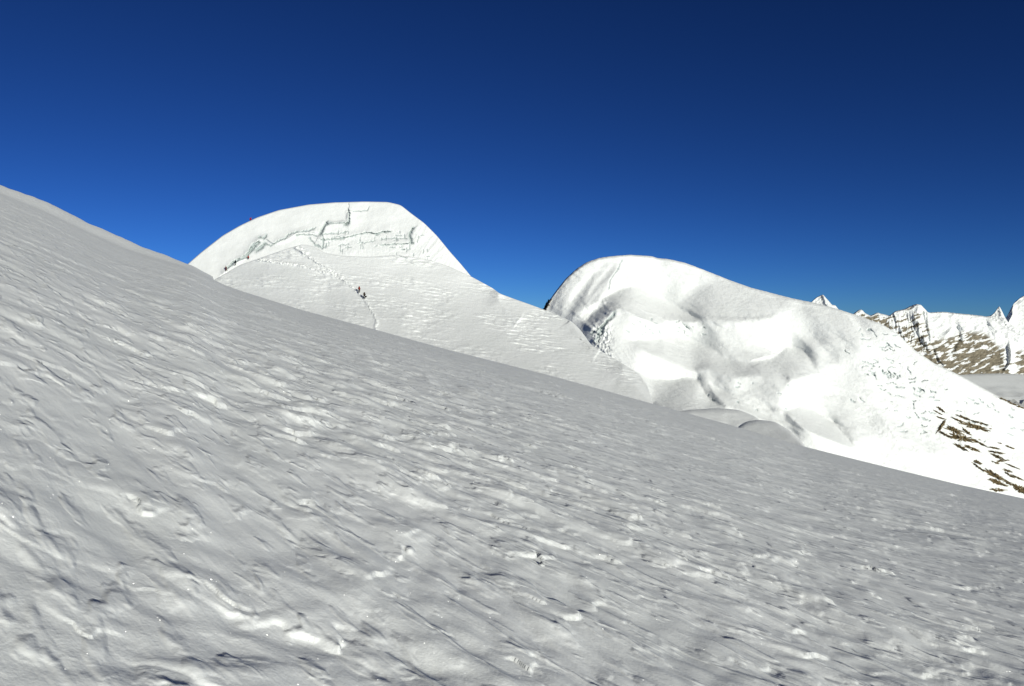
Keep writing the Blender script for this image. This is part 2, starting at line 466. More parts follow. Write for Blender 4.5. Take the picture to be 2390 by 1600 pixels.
class Relief:
    def __init__(s, name, crest, base, D0, x0, x1, nx, ny, mat, brushes=(), extra=None, rnd=(12, 8), back=(120, 60), crest_sig=4.0, crest_noise=0.0, tint_fn=None, label=None, tpow=1.35):
        s.fc = smooth_curve(crest, crest_sig); s.fb = smooth_curve(base, 8.0)
        s.D0, s.brushes, s.extra, s.rnd, s.cn = D0, brushes, extra, rnd, crest_noise
        xs = np.linspace(x0, x1, nx)
        q = 1 - (1 - np.linspace(0, 1, ny)) ** tpow
        yc = s.crest_y(xs); yb = np.maximum(s.fb(xs), yc + 2)
        X = np.repeat(xs[None, :], ny, 0)
        Y = yb[None, :] + (yc - yb)[None, :] * q[:, None]
        T = np.ones(X.shape + (3,))
        D = s.depth(X, Y, T)
        if tint_fn: tint_fn(X, Y, D, T)
        P = s.world(X, Y, D)
        # back side falls away behind the crest
        nb = 14
        rows = []
        for j in range(1, nb + 1):
            f = j / nb
            Pj = P[-1].copy()
            Dj = D[-1] + back[0] * f
            Pj[:, 0] = (xs - CX) / F * Dj
            Pj[:, 1] = Dj
            Pj[:, 2] = P[-1][:, 2] - back[1] * f ** 1.5
            rows.append(Pj)
        skirt = P[0].copy(); skirt[:, 2] -= back[1] * 1.5
        P = np.concatenate([skirt[None], P, np.array(rows)], 0)
        T = np.concatenate([T[:1], T, np.repeat(T[-1:], nb, 0)], 0)
        me = grid_mesh(name, P)
        set_tint(me, T)
        s.obj = link(name, me, mat, kind='structure')
        if label: s.obj['label'] = label
    def crest_y(s, x):
        y = s.fc(x)
        if s.cn: y = y + s.cn * fbm(x / 9.0, x * 0 + 3.3, 71, 4)
        return y
    def depth(s, X, Y, T=None):
        D = s.D0(X, Y)
        px = 0.0
        for b in s.brushes: px = px + b(X, Y, T)
        if s.extra: px = px + s.extra(X, Y, T)
        D = D - px * D / F
        w, dd = s.rnd
        tau = np.clip(1 - (Y - s.crest_y(X)) / w, 0, 1)
        return D + dd * (1 - np.sqrt(np.maximum(1 - tau ** 2, 0)))
    def world(s, X, Y, D):
        return np.stack([(X - CX) / F * D, D, (HY - Y) / F * D], -1)
    def point(s, x, y, lift=0.0):
        X = np.array([[float(x)]]); Y = np.array([[float(y)]])
        return Vector(s.world(X, Y, s.depth(X, Y))[0, 0])

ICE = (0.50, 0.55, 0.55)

# ---- the hill with the climbers
hill_crest = [(430, 700), (470, 668), (512, 646), (560, 618), (620, 597), (670, 580), (705, 570), (730, 574), (760, 590), (800, 597), (860, 599), (930, 595), (1000, 605),
              (1050, 622), (1100, 645), (1150, 672), (1165, 684), (1200, 697), (1240, 711), (1280, 726), (1332, 748), (1353, 767), (1381, 806), (1430, 834), (1490, 871), (1512, 900), (1524, 940), (1534, 985), (1550, 1060)]
hill_base = [(430, 760), (700, 830), (1000, 930), (1300, 1010), (1550, 1100)]
def hill_D(X, Y):
    d = 232 + 0.27 * (683 - Y) - 0.15 * 40 * np.log1p(np.exp(np.clip((683 - Y) / 40, -30, 30))) + 3.6 + 0.00045 * (X - 840) ** 2 * 0.25
    d = d - 0.085 * 120 * np.log1p(np.exp((X - 1060) / 120))
    return d
def trail(x, y):
    return 0
hb = [
    Brush([(1452, 866), (1473, 890), (1497, 918), (1526, 948)], 18, 34, 26, jit=4, fade=0.02, seed=3),
    Brush([(1163, 680), (1163, 702), (1185, 724), (1215, 745)], 10, 20, 11, jit=2, fade=0.05, seed=4),
    Brush([(1330, 746), (1352, 775), (1378, 805), (1400, 822)], 10, 18, 10, jit=3, fade=0.05, seed=5),
    Brush([(760, 735), (900, 740), (1000, 760)], 60, 40, 10, jit=6, seed=6, fade=0.3),
    Brush([(560, 640), (640, 650), (760, 690)], 30, 20, 6, jit=6, seed=7, fade=0.3),
]
trails = [[(876, 772), (880, 748), (868, 725), (856, 706), (850, 697), (838, 683), (815, 662), (775, 638), (700, 618), (590, 603)],
          [(838, 683), (815, 660), (785, 640), (740, 612), (712, 592), (690, 575)],
          [(850, 697), (838, 683)]]
def hill_extra(X, Y, T):
    # wind-carved streaks, flattened towards the eye
    ys = Y * 1.0
    xr = X + 0.0 * Y
    b = ys - 0.16 * xr
    m = sstep(-0.25, 0.35, fbm(X / 130.0, b / 50.0, 61, 2))
    e = 0
    for sx, sy, amp, sd_ in ((46, 6.5, 2.0, 62), (24, 3.6, 2.2, 63), (12, 2.2, 1.6, 64)):
        n0 = perlin(X / sx, b / sy, sd_)
        n = perlin((X + 0.2 * sx * n0) / sx, (b - 0.5 * sy * n0) / sy, sd_)
        e = e + amp * np.maximum(n, -0.25)
    e = e * (0.35 + 1.2 * m)
    e = e + 2.5 * fbm(X / 110.0, Y / 60.0, 66, 2)
    # trodden trail: churned ridge of snow
    tr = 0
    for i, p in enumerate(trails):
        d, _, _ = polydist(X + 2.5 * fbm(X / 9, Y / 9, 70 + i, 2), Y + 1.5 * fbm(X / 9, Y / 9, 73 + i, 2), p)
        wv = 3.4 + 1.6 * fbm(X / 14, Y / 9, 76, 2)
        tr = np.maximum(tr, np.exp(-(d / np.maximum(wv, 1.0)) ** 2))
    e = e + tr * (4.2 + 3.4 * fbm(X / 4.0, Y / 2.4, 79, 2))
    return e
hill = Relief('hill', hill_crest, hill_base, hill_D, 430, 1550, 720, 240, M_snow_mid, hb, hill_extra, rnd=(2, 0.4), back=(40, 30), crest_sig=4,
              label='rounded pale snow hill crossed by the trodden trail')

# ---- the summit dome behind it
dome_crest = [(380, 670), (410, 640), (440, 614), (470, 588), (520, 549), (560, 526), (600, 507), (650, 490), (720, 477), (780, 472), (850, 470), (905, 471), (935, 478), (960, 498),
              (990, 520), (1020, 550), (1050, 587), (1075, 615), (1100, 645), (1130, 690), (1160, 740)]
dome_base = [(380, 690), (430, 680), (520, 672), (700, 640), (1000, 660), (1160, 760)]
def dome_D(X, Y):
    d = 282 + 0.12 * (600 - Y)
    d = d + 0.00022 * np.maximum(X - 930, 0) ** 2 + 0.00004 * np.maximum(600 - X, 0) ** 2
    return d
CR = dict(jit=2.2, fade=0.05, p=2.0)
db = [
    # bergschrund rising from the left, its dark mouth and icy lip
    Brush([(520, 640), (548, 612), (575, 598), (585, 578), (602, 560), (622, 556), (640, 566), (665, 560), (690, 545), (740, 540)], 8, 3, 7, seed=11, jit=3, fade=0.05),
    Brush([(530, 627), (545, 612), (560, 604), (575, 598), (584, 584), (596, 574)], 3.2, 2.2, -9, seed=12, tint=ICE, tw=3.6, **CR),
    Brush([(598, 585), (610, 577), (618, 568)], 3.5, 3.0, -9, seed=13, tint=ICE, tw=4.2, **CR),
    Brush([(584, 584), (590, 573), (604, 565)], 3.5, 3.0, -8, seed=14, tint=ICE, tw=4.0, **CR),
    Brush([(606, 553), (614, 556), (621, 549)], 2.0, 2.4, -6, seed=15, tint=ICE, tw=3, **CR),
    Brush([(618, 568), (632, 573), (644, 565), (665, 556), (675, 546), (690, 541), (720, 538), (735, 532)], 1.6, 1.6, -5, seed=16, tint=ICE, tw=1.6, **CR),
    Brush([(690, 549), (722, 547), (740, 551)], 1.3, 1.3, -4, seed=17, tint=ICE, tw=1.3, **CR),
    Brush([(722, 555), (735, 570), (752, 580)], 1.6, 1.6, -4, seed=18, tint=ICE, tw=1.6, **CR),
    # ice cliff blocks
    Brush([(748, 545), (765, 520), (812, 518), (814, 490)], 3, 18, 8, seed=19, jit=2, fade=0.03),
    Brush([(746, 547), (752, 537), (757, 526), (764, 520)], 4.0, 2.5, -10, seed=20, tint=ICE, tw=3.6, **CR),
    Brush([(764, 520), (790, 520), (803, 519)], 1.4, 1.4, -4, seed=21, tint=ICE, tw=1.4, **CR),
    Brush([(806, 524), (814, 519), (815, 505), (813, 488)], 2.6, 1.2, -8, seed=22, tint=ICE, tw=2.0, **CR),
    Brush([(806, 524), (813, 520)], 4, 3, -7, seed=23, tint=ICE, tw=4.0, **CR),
    Brush([(750, 558), (770, 558), (800, 554), (830, 547), (860, 541), (880, 544), (895, 538), (912, 539)], 12, 1.4, 5, seed=24, jit=2, fade=0.03),
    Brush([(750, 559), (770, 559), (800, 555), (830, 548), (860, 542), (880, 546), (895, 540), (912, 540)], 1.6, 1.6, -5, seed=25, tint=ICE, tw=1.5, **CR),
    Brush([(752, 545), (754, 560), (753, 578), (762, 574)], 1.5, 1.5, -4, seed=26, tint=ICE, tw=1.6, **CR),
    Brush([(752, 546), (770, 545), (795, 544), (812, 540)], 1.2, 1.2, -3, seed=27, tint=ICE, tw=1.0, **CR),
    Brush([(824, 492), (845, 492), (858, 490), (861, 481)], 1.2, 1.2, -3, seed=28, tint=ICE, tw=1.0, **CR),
    Brush([(886, 571), (920, 568), (950, 567), (963, 566)], 8, 1.4, 4, seed=29, jit=2, fade=0.03),
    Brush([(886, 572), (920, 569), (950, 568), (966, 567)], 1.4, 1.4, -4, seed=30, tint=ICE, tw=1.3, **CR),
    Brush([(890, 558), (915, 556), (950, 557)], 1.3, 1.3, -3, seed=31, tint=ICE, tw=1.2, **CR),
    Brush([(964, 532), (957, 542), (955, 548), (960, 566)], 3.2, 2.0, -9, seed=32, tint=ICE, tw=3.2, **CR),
    Brush([(966, 530), (980, 545), (990, 555)], 10, 20, 6, seed=33, jit=2),
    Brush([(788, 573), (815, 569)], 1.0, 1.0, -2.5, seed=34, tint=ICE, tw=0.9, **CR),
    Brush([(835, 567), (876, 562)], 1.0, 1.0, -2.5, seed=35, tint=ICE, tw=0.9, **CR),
]
_r = random.Random(5)
for i in range(44):      # vertical drip marks and short cracks of the ice wall
    x = _r.uniform(758, 1000); y = _r.uniform(538, 590) + max(0, x - 960) * 0.4
    l = _r.uniform(3, 10)
    if _r.random() < 0.68: pl = [(x, y), (x + _r.uniform(-1, 1), y + l)]
    else: pl = [(x, y), (x + l * 1.5, y + _r.uniform(-2, 1))]
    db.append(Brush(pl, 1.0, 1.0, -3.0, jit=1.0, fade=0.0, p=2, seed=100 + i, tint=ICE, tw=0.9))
def dome_extra(X, Y, T):
    e = 1.6 * fbm(X / 60.0, Y / 40.0, 81, 3)
    wall = sstep(742, 760, X) * (1 - sstep(960, 1010, X)) * sstep(520, 545, Y)
    q = np.floor(X / 13.0 + 1.5 * fbm(X / 40, Y / 20, 83, 2)) * 7.0 + np.floor(Y / 9.0 + fbm(X / 50, Y / 30, 84, 2))
    hsh = _hash(q.astype(np.int64), q.astype(np.int64) * 3 + 1, 5).astype(float) / 4294967296.0
    e = e + wall * (0.8 * hsh + 0.35 * fbm(X / 5.0, Y / 7.0, 85, 3))
    rr = sstep(960, 990, X)
    e = e + rr * 1.2 * ridged((X + 0.6 * Y) / 14.0, (Y - 0.6 * X) / 60.0, 86, 2)
    return e
dome = Relief('summit_dome', dome_crest, dome_base, dome_D, 385, 1155, 700, 210, M_snow_mid, db, dome_extra, rnd=(3, 0.8), back=(90, 40), crest_sig=4,
              label='white summit dome with a banded ice cliff behind the hill')

# ---- the big right hand peak
pk_crest = [(1225, 790), (1255, 745), (1272, 722), (1284, 697), (1300, 675), (1320, 650), (1345, 627), (1370, 611), (1400, 601), (1430, 597), (1470, 594), (1520, 597), (1535, 602), (1560, 604), (1600, 613), (1650, 632),
            (1700, 652), (1750, 670), (1800, 683), (1850, 696), (1900, 706), (1950, 719), (1990, 732), (2020, 742), (2060, 757), (2095, 778), (2130, 813), (2180, 847), (2240, 875), (2290, 903), (2340, 930), (2390, 950), (2450, 985), (2560, 1040)]
pk_base = [(1225, 830), (1300, 860), (1400, 930), (1500, 1010), (1800, 1110), (2100, 1180), (2560, 1330)]
B = Brush
class Area:
    """patch of ground that lies back from the sun; outline torn by the wind"""
    def __init__(s, pts, amt, soft=4.0, tear=1.0):
        s.p = [(1380 + x / 3.267, 580 + y / 3.267) for x, y in pts]; s.amt, s.soft, s.tear = amt, soft, tear
    def __call__(s, X, Y):
        A_ = (X + 0.5 * Y); B_ = (Y - 0.6 * X)
        xs = [p[0] for p in s.p]; ys = [p[1] for p in s.p]; m_ = s.soft + 26
        c0 = np.searchsorted(X[0], min(xs) - m_); c1 = np.searchsorted(X[0], max(xs) + m_)
        r0 = np.searchsorted(Y[:, 0], min(ys) - m_); r1 = np.searchsorted(Y[:, 0], max(ys) + m_)
        out = np.zeros(X.shape)
        X = X[r0:r1, c0:c1]; Y = Y[r0:r1, c0:c1]; A_ = A_[r0:r1, c0:c1]; B_ = B_[r0:r1, c0:c1]
        w = s.tear * (5.0 * fbm(A_ / 45.0, B_ / 5.0, 711, 3) + 3.0 * fbm(A_ / 60.0, B_ / 30.0, 712, 2))
        x = X + w; y = Y + 0.6 * w
        P = s.p + [s.p[0]]
        d, _, _ = polydist(x, y, P)
        ins = np.zeros(X.shape, bool)
        for (ax, ay), (bx, by) in zip(P[:-1], P[1:]):
            c = ((ay > y) != (by > y))
            ins ^= c & (x < (bx - ax) * (y - ay) / ((by - ay) if by != ay else 1e-9) + ax)
        sd_ = np.where(ins, d, -d)
        out[r0:r1, c0:c1] = s.amt * sstep(-s.soft, s.soft, sd_)
        return out
pk_shade = [
    Area([(225, 110), (330, 215), (450, 330), (600, 420), (830, 545), (790, 560), (590, 552), (500, 580), (330, 510), (215, 445), (150, 480), (0, 600), (-60, 560), (0, 500), (150, 400), (60, 420), (150, 330), (300, 290), (240, 200)], 0.80, 3),
    Area([(400, 350), (560, 440), (800, 555), (620, 545), (440, 450)], 0.3, 3),
    Area([(860, 190), (1000, 230), (1250, 330), (1480, 430), (1450, 510), (1100, 545), (850, 505), (700, 420), (760, 330), (900, 260)], 0.38, 14),
    Area([(760, 470), (850, 490), (1100, 520), (1400, 500), (1380, 520), (1080, 556), (850, 520)], 0.6, 5),
    Area([(1200, 310), (1700, 400), (1950, 500), (2060, 600), (2145, 750), (2000, 660), (1800, 560), (1400, 430)], 0.36, 10),
    Area([(1950, 500), (2060, 600), (2145, 750), (2080, 700), (1990, 580)], 0.5, 3, 0.4),
    Area([(515, 600), (600, 640), (760, 700), (900, 760), (1000, 830), (1200, 880), (1400, 830), (1500, 740), (1640, 800), (1720, 950), (1500, 1010), (1475, 1100), (1380, 1010), (1300, 962), (1180, 970), (1080, 980),
          (900, 905), (840, 922), (780, 940), (640, 880), (420, 790), (290, 710), (400, 690), (535, 685)], 0.72, 7),
    Area([(360, 935), (470, 985), (620, 1005), (720, 985), (820, 995), (850, 1080), (900, 1150), (1010, 1220), (820, 1260), (470, 1230), (430, 1060)], 1.0, 4, 0.6),
    Area([(900, 1030), (1000, 1080), (1300, 1260), (1440, 1340), (1300, 1300), (1050, 1200), (930, 1100)], 0.7, 3),
    Area([(1480, 1240), (1600, 1190), (1700, 1230), (1850, 1330), (1950, 1440), (2005, 1525), (1800, 1450), (1620, 1370)], 1.0, 3, 0.5),
    Area([(1700, 1090), (1850, 1130), (2050, 1280), (2200, 1420), (2100, 1430), (1900, 1280)], 0.35, 14),
    Area([(1560, 640), (1700, 680), (1880, 880), (1800, 860), (1680, 760)], 0.40, 6),
    Area([(2150, 1180), (2300, 1290), (2500, 1440), (2700, 1560), (2560, 1560), (2300, 1380)], 0.4, 8),
    Area([(1000, 700), (1180, 760), (1430, 790), (1250, 850), (1100, 820)], 0.3, 8),
    Area([(0, 200), (200, 120), (140, 260), (60, 400), (-120, 500), (-200, 480)], 0.25, 6),
]
def pk_fx(X, Y):
    return 0.08 * fbm((X + 0.3 * Y) / 120.0, (Y - 0.45 * X) / 32.0, 128, 3) + 0.22 * fbm((X + 0.3 * Y) / 60.0, (Y - 0.45 * X) / 7.0, 129, 4, 0.6) * (0.35 + 1.0 * sstep(-0.2, 0.4, fbm(X / 110.0, Y / 60.0, 130, 2)))
def pk_base_D(X, Y):
    d = 560 + 0.17 * (900 - Y) + 0.02 * (X - 1500) + 0.00009 * np.maximum(X - 1700, 0) ** 2
    return d + 0.23 * 12 * np.log1p(np.exp(np.minimum((1430 - X) / 12, 40)))
for w_ in pk_shade: w_.amt *= 0.95
pk_D = Terrace(1115, 2660, 460, 1440, pk_base_D, pk_shade, pk_fx)
pb = [
    # flutes of the left flank
    B([(1408, 612), (1365, 640), (1330, 680), (1300, 745)], 16, 16, 8, seed=201, jit=2, fade=0.15, p=2),
    B([(1430, 612), (1390, 650), (1362, 700), (1330, 752)], 9, 9, 5, seed=202, jit=2, fade=0.15, p=2),
    B([(1390, 606), (1340, 640), (1305, 690), (1285, 735)], 8, 7, 3, seed=203, jit=2, fade=0.15, p=2),
    B([(1445, 625), (1405, 665), (1375, 700), (1345, 745)], 7, 6, 2.4, seed=204, jit=2, fade=0.15, p=2),
    # spine below the top
    B([(1452, 604), (1443, 628), (1427, 652), (1420, 678), (1395, 700), (1370, 722)], 12, 22, 8, seed=205, jit=2, fade=0.1),
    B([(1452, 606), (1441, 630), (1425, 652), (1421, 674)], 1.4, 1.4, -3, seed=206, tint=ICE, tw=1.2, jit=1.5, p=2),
    # crisp wind edges
    B([(1433, 681), (1455, 681), (1474, 691), (1490, 707), (1520, 727), (1560, 748)], 3, 2.0, 2.2, seed=231, jit=2, fade=0.1),
    B([(1400, 730), (1441, 709), (1462, 727), (1500, 744), (1540, 760), (1575, 772), (1620, 785)], 4, 2.0, 2.6, seed=232, jit=3, fade=0.1),
    B([(1449, 615), (1485, 648), (1520, 682), (1565, 710), (1634, 747)], 3, 2.2, 2.0, seed=233, jit=2, fade=0.1),
    B([(1470, 696), (1482, 704), (1500, 724), (1540, 740), (1560, 749)], 2.4, 2.0, 2.4, seed=237, jit=2, fade=0.1),
    B([(1750, 676), (1790, 688), (1850, 705), (1930, 716)], 2.0, 2.0, 1.2, seed=238, jit=3, fade=0.2),
    B([(1785, 852), (1810, 862), (1835, 878)], 2.0, 2.0, 1.8, seed=239, jit=1.5, fade=0.1),
    B([(1750, 840), (1780, 832), (1812, 824), (1828, 815)], 2.0, 2.6, 2.0, seed=230, jit=3, fade=0.1),
    B([(1650, 893), (1700, 925), (1765, 958), (1830, 1000)], 3, 2.4, 1.8, seed=234, jit=3, fade=0.1),
    B([(1850, 935), (1905, 958), (1960, 998), (1995, 1040)], 3, 2.4, 1.8, seed=235, jit=2, fade=0.1),
    B([(1978, 742), (2005, 765), (2022, 785), (2038, 812)], 4, 2.4, 1.8, seed=236, jit=2, fade=0.1),
    # ice fall crack
    B([(1440, 722), (1425, 735), (1411, 752), (1400, 768), (1392, 787), (1385, 800)], 10, 5, 6, seed=211, jit=4, fade=0.05),
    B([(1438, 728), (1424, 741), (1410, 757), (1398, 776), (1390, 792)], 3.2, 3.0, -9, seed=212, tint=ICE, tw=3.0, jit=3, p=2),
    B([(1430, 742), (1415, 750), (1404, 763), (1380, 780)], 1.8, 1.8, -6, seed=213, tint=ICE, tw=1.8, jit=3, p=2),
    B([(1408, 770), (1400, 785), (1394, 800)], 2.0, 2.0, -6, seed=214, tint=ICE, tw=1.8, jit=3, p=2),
]
for i in range(9):        # avalanche runnels at the bottom right
    x = 2030 + i * 24
    pb.append(B([(x, 965 + i * 4), (x + 45, 1020 + i * 6), (x + 105, 1085 + i * 6)], 8, 6, 2.0 + 1.2 * (i % 3), seed=240 + i, jit=5, fade=0.3))
for i in range(7):
    x = 1415 + i * 13
    pb.append(B([(x, 790 + i * 3), (x + 28, 830 + i * 3), (x + 65, 880)], 4, 4, 1.3, seed=260 + i, jit=3, fade=0.3))
for i in range(8):
    x = 1890 + i * 13
    pb.append(B([(x, 880 + 3 * i), (x + 35, 930 + 4 * i), (x + 75, 985 + 4 * i)], 5, 4, 1.0, seed=270 + i, jit=3, fade=0.3))
_r = random.Random(9)
def scatter_cracks(n, fx, ln, amp, seed):
    for i in range(n):
        x, y = fx()
        l = ln * _r.uniform(0.3, 1.9)
        a = math.radians(_r.choice([10, 25, 30, 60, -20]) + _r.uniform(-12, 12))
        mid = (x + 0.5 * l * math.cos(a) + _r.uniform(-2, 2), y + 0.5 * l * math.sin(a) + _r.uniform(-2, 2))
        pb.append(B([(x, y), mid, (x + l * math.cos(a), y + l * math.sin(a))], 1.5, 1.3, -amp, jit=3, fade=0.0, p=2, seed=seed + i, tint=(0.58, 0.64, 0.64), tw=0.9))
scatter_cracks(46, lambda: (_r.gauss(2060, 45), _r.gauss(865, 30)), 11, 3.6, 300)
scatter_cracks(30, lambda: (_r.gauss(2130, 28), _r.gauss(935, 36)), 10, 4.0, 360)
scatter_cracks(26, lambda: (_r.uniform(2230, 2390), 900 + _r.uniform(20, 150)), 8, 3.0, 400)
scatter_cracks(22, lambda: (_r.uniform(1460, 1640), 745 + _r.uniform(0, 40)), 5, 3.0, 440)
scatter_cracks(10, lambda: (_r.uniform(1640, 1850), 880 + _r.uniform(0, 80)), 6, 3.0, 470)
scatter_cracks(8, lambda: (_r.uniform(1980, 2120), 765 + _r.uniform(0, 30)), 14, 2.6, 490)
def pk_extra(X, Y, T):
    e = 1.0 * fbm(X / 170.0, Y / 90.0, 121, 2, 0.45)
    br = sstep(1950, 2060, X) * sstep(760, 830, Y)
    e = e + br * 1.1 * fbm((X + Y) / 16.0, (Y - 0.5 * X) / 9.0, 122, 4, 0.6)
    e = e + 0.3 * fbm(X / 26.0, (Y - 0.4 * X) / 6.0, 124, 2)
    fall = sstep(1375, 1390, X) * (1 - sstep(1420, 1440, X)) * sstep(750, 765, Y)
    e = e + fall * 3.5 * fbm(X / 8.0, Y / 7.0, 126, 3, 0.6)
    return e
peak = Relief('mountain', pk_crest, pk_base, pk_D, 1235, 2540, 900, 310, M_snow_far, pb, pk_extra, rnd=(6, 6), back=(300, 160), crest_sig=4, crest_noise=0.35,
              label='big white snow peak right of the saddle with fluted left flank')

# ---- rounded shoulders between slope and peak
def mound(name, crest, base, D, x0, x1, lab):
    def dd(X, Y): return D + 0.42 * (1000 - Y)
    def ex(X, Y, T): return 1.2 * fbm(X / 36, (Y - 0.3 * X) / 6, 131, 3) + 2.5 * fbm(X / 60, Y / 30, 132, 2)
    return Relief(name, crest, base, dd, x0, x1, 200, 60, M_snow_mid, (), ex, rnd=(12, 4), back=(60, 40), crest_sig=7, label=lab)
mound('snow_shoulder', [(1440, 1000), (1500, 975), (1560, 962), (1620, 955), (1680, 952), (1725, 956), (1765, 972), (1800, 1005), (1830, 1050)], [(1440, 1020), (1830, 1110)], 330, 1450, 1825,
      'wide flat grey snow shoulder above the foreground edge')
mound('snow_shoulder', [(1690, 1045), (1710, 1010), (1725, 992), (1745, 982), (1774, 979), (1810, 984), (1845, 1005), (1876, 1034), (1905, 1080)], [(1690, 1060), (1905, 1110)], 240, 1695, 1900,
      'small round grey snow shoulder in front of the wide one')

# ---- brown rock showing through the snow of the mountain
def rock_patch(rel, cx, cy, ln, wd, ang, seed, lift=4.6):
    nu, nv = (36, 15) if ln > 24 else (22, 11)
    a = math.radians(ang)
    U, V = np.meshgrid(np.linspace(-1, 1, nu), np.linspace(-1, 1, nv))
    # disc mapping keeps the outline lobed, not rectangular
    r = np.maximum(np.abs(U), np.abs(V)); n = np.hypot(U, V) + 1e-9
    U2, V2 = U * r / n, V * r / n
    edge = 1 + 0.75 * fbm(U2 * 4.2 + seed, V2 * 3.0, 500 + seed, 4, 0.65)
    lx = U2 * ln * 0.56 * edge; ly = V2 * wd * 0.62 * edge + 0.10 * wd * fbm(U2 * 4, V2 + seed, 540 + seed, 2)
    X = cx + lx * math.cos(a) - ly * math.sin(a)
    Y = cy + lx * math.sin(a) + ly * math.cos(a)
    D = rel.depth(X, Y)
    rough = fbm(X / 4.0, Y / 2.5, 560 + seed, 4, 0.6)
    h = lift * (1 - r ** 3) * (0.55 + 1.3 * rough) * min(1.0, wd / 8.0 + 0.35) - 2.2 * r ** 4 + 0.5
    D = D - h * D / F
    me = grid_mesh('rock_outcrop', rel.world(X, Y, D))
    me.polygons.foreach_set('use_smooth', np.zeros(len(me.polygons), bool))
    return link('rock_outcrop', me, M_rock, parent=rel.obj)

outcrops = [(2196, 955, 22, 7, 35), (2189, 962, 22, 3.5, 28), (2198, 993, 28, 8, -55), (2196, 975, 22, 4, 20), (2227, 1003, 40, 13, 22), (2257, 1007, 24, 6, 40), (2279, 996, 62, 12, 15),
            (2236, 980, 26, 5, 25), (2250, 974, 30, 6, 20), (2287, 986, 40, 5, 15), (2248, 1023, 60, 14, 12), (2207, 1014, 36, 6, 30), (2286, 1033, 34, 5, 27), (2243, 1043, 34, 7, 28),
            (2268, 1046, 34, 8, 22), (2321, 1045, 28, 4, 12), (2334, 1034, 12, 3, 15), (2357, 1043, 24, 4, 20), (2325, 1055, 36, 6, 10), (2330, 1066, 32, 7, 25), (2341, 1075, 24, 6, -5),
            (2323, 1079, 20, 4, 20), (2282, 1078, 18, 7, 30), (2286, 1091, 34, 4, 35), (2323, 1109, 55, 12, 28), (2330, 1126, 42, 9, 20), (2364, 1088, 30, 4, 22), (2352, 1098, 22, 6, 18),
            (2357, 1108, 26, 5, 30), (2375, 1114, 26, 5, 22), (2362, 1130, 34, 7, 22), (2380, 1141, 32, 14, 25), (2328, 1143, 34, 7, 5), (2345, 933, 34, 3.5, 22), (2374, 946, 44, 4.5, 22),
            (2400, 1150, 40, 16, 25), (2410, 1120, 30, 8, 20), (1277, 712, 26, 8, -63)]
for i, (x, y, l, w, a) in enumerate(outcrops):
    rock_patch(peak, x, y, l, w * 0.82, a, i, lift=3.6)

# ---- far ranges
M_far_mix = None
ROCK = np.array((0.24, 0.205, 0.15))
def far_tint(fn):
    def f(X, Y, D, T):
        m = fn(X, Y)[..., None]
        T[...] = T * (1 - m) + (ROCK * 1.0)[None, None, :] * m * (1 + 0.45 * fbm(X / 9.0, (Y + 0.3 * X) / 3.5, 191, 4, 0.6))[..., None]
    return f

# rocky ridge
rg_crest = [(1960, 760), (1985, 738), (1994, 730), (2003, 723), (2012, 722), (2020, 731), (2032, 736), (2048, 729), (2062, 733), (2076, 736), (2090, 725), (2108, 722), (2124, 714), (2138, 709), (2150, 711), (2160, 722),
            (2165, 729), (2200, 727), (2240, 731), (2290, 736), (2312, 741), (2340, 760), (2400, 790), (2480, 810)]
rg_base = [(1960, 790), (2060, 800), (2160, 860), (2245, 878), (2300, 872), (2350, 880), (2480, 885)]
def rg_D(X, Y): return 2300 + 0.9 * (860 - Y) + 0.3 * (X - 2100)
rb = [B([(2145, 711), (2138, 740), (2150, 780), (2185, 830)], 16, 10, 16, seed=601, jit=5, fade=0.02),
      B([(2155, 725), (2158, 760), (2172, 800), (2190, 845)], 6, 5, -12, seed=602, jit=4, fade=0.05),
      B([(2205, 770), (2225, 790), (2240, 760), (2262, 770)], 8, 16, 9, seed=603, jit=5),
      B([(2230, 755), (2240, 790), (2215, 830)], 6, 8, -10, seed=604, jit=4),
      B([(2355, 800), (2360, 840), (2345, 868)], 8, 4, 12, seed=605, jit=4),
      B([(2090, 726), (2105, 770), (2120, 800)], 8, 8, 7, seed=606, jit=4),
      B([(2300, 745), (2330, 775), (2390, 790)], 14, 8, 10, seed=607, jit=5)]
for i in range(13):
    x = 2072 + i * 7.5
    rb.append(B([(x, 728 - i), (x + 5, 755), (x + 12, 790 + i * 3)], 2.4, 2.0, 3.2, seed=610 + i, jit=3, fade=0.2))
def rg_extra(X, Y, T):
    return 2.2 * ridged(X / 30.0, Y / 24.0, 141, 3, 0.5) + 1.0 * fbm(X / 10.0, Y / 7.0, 145, 3, 0.55)
def rg_mask(X, Y):
    n = 1.15 * fbm(X / 26.0, (Y + 0.35 * X) / 8.0, 151, 4, 0.55)
    st = fbm((X + 0.12 * Y) / 3.2, Y / 22.0, 155, 3, 0.6)
    f1 = smooth_curve([(1960, 0), (2030, 0.35), (2065, 0.35), (2080, 0.0), (2150, 0.05), (2180, 0.1), (2235, 0.3), (2290, 0.35), (2340, 0.2), (2352, -0.6), (2368, -0.7), (2380, 0.2), (2480, 0.2)], 4)(X)
    low = sstep(0, 1, (Y - smooth_curve([(1960, 725), (2080, 735), (2160, 745), (2185, 785), (2225, 775), (2250, 765), (2300, 768), (2330, 800), (2480, 830)], 4)(X)) / 16.0)
    left = 1 - sstep(2140, 2170, X)
    val = n * 0.9 + 0.45 * st * left + f1 + 0.35 * low + 0.25 * sstep(805, 850, Y) - 0.42
    keep = np.maximum(low, left * sstep(1, 6, Y - np.interp(X, [p[0] for p in rg_crest], [p[1] for p in rg_crest])))
    return sstep(0.0, 0.10, val) * keep
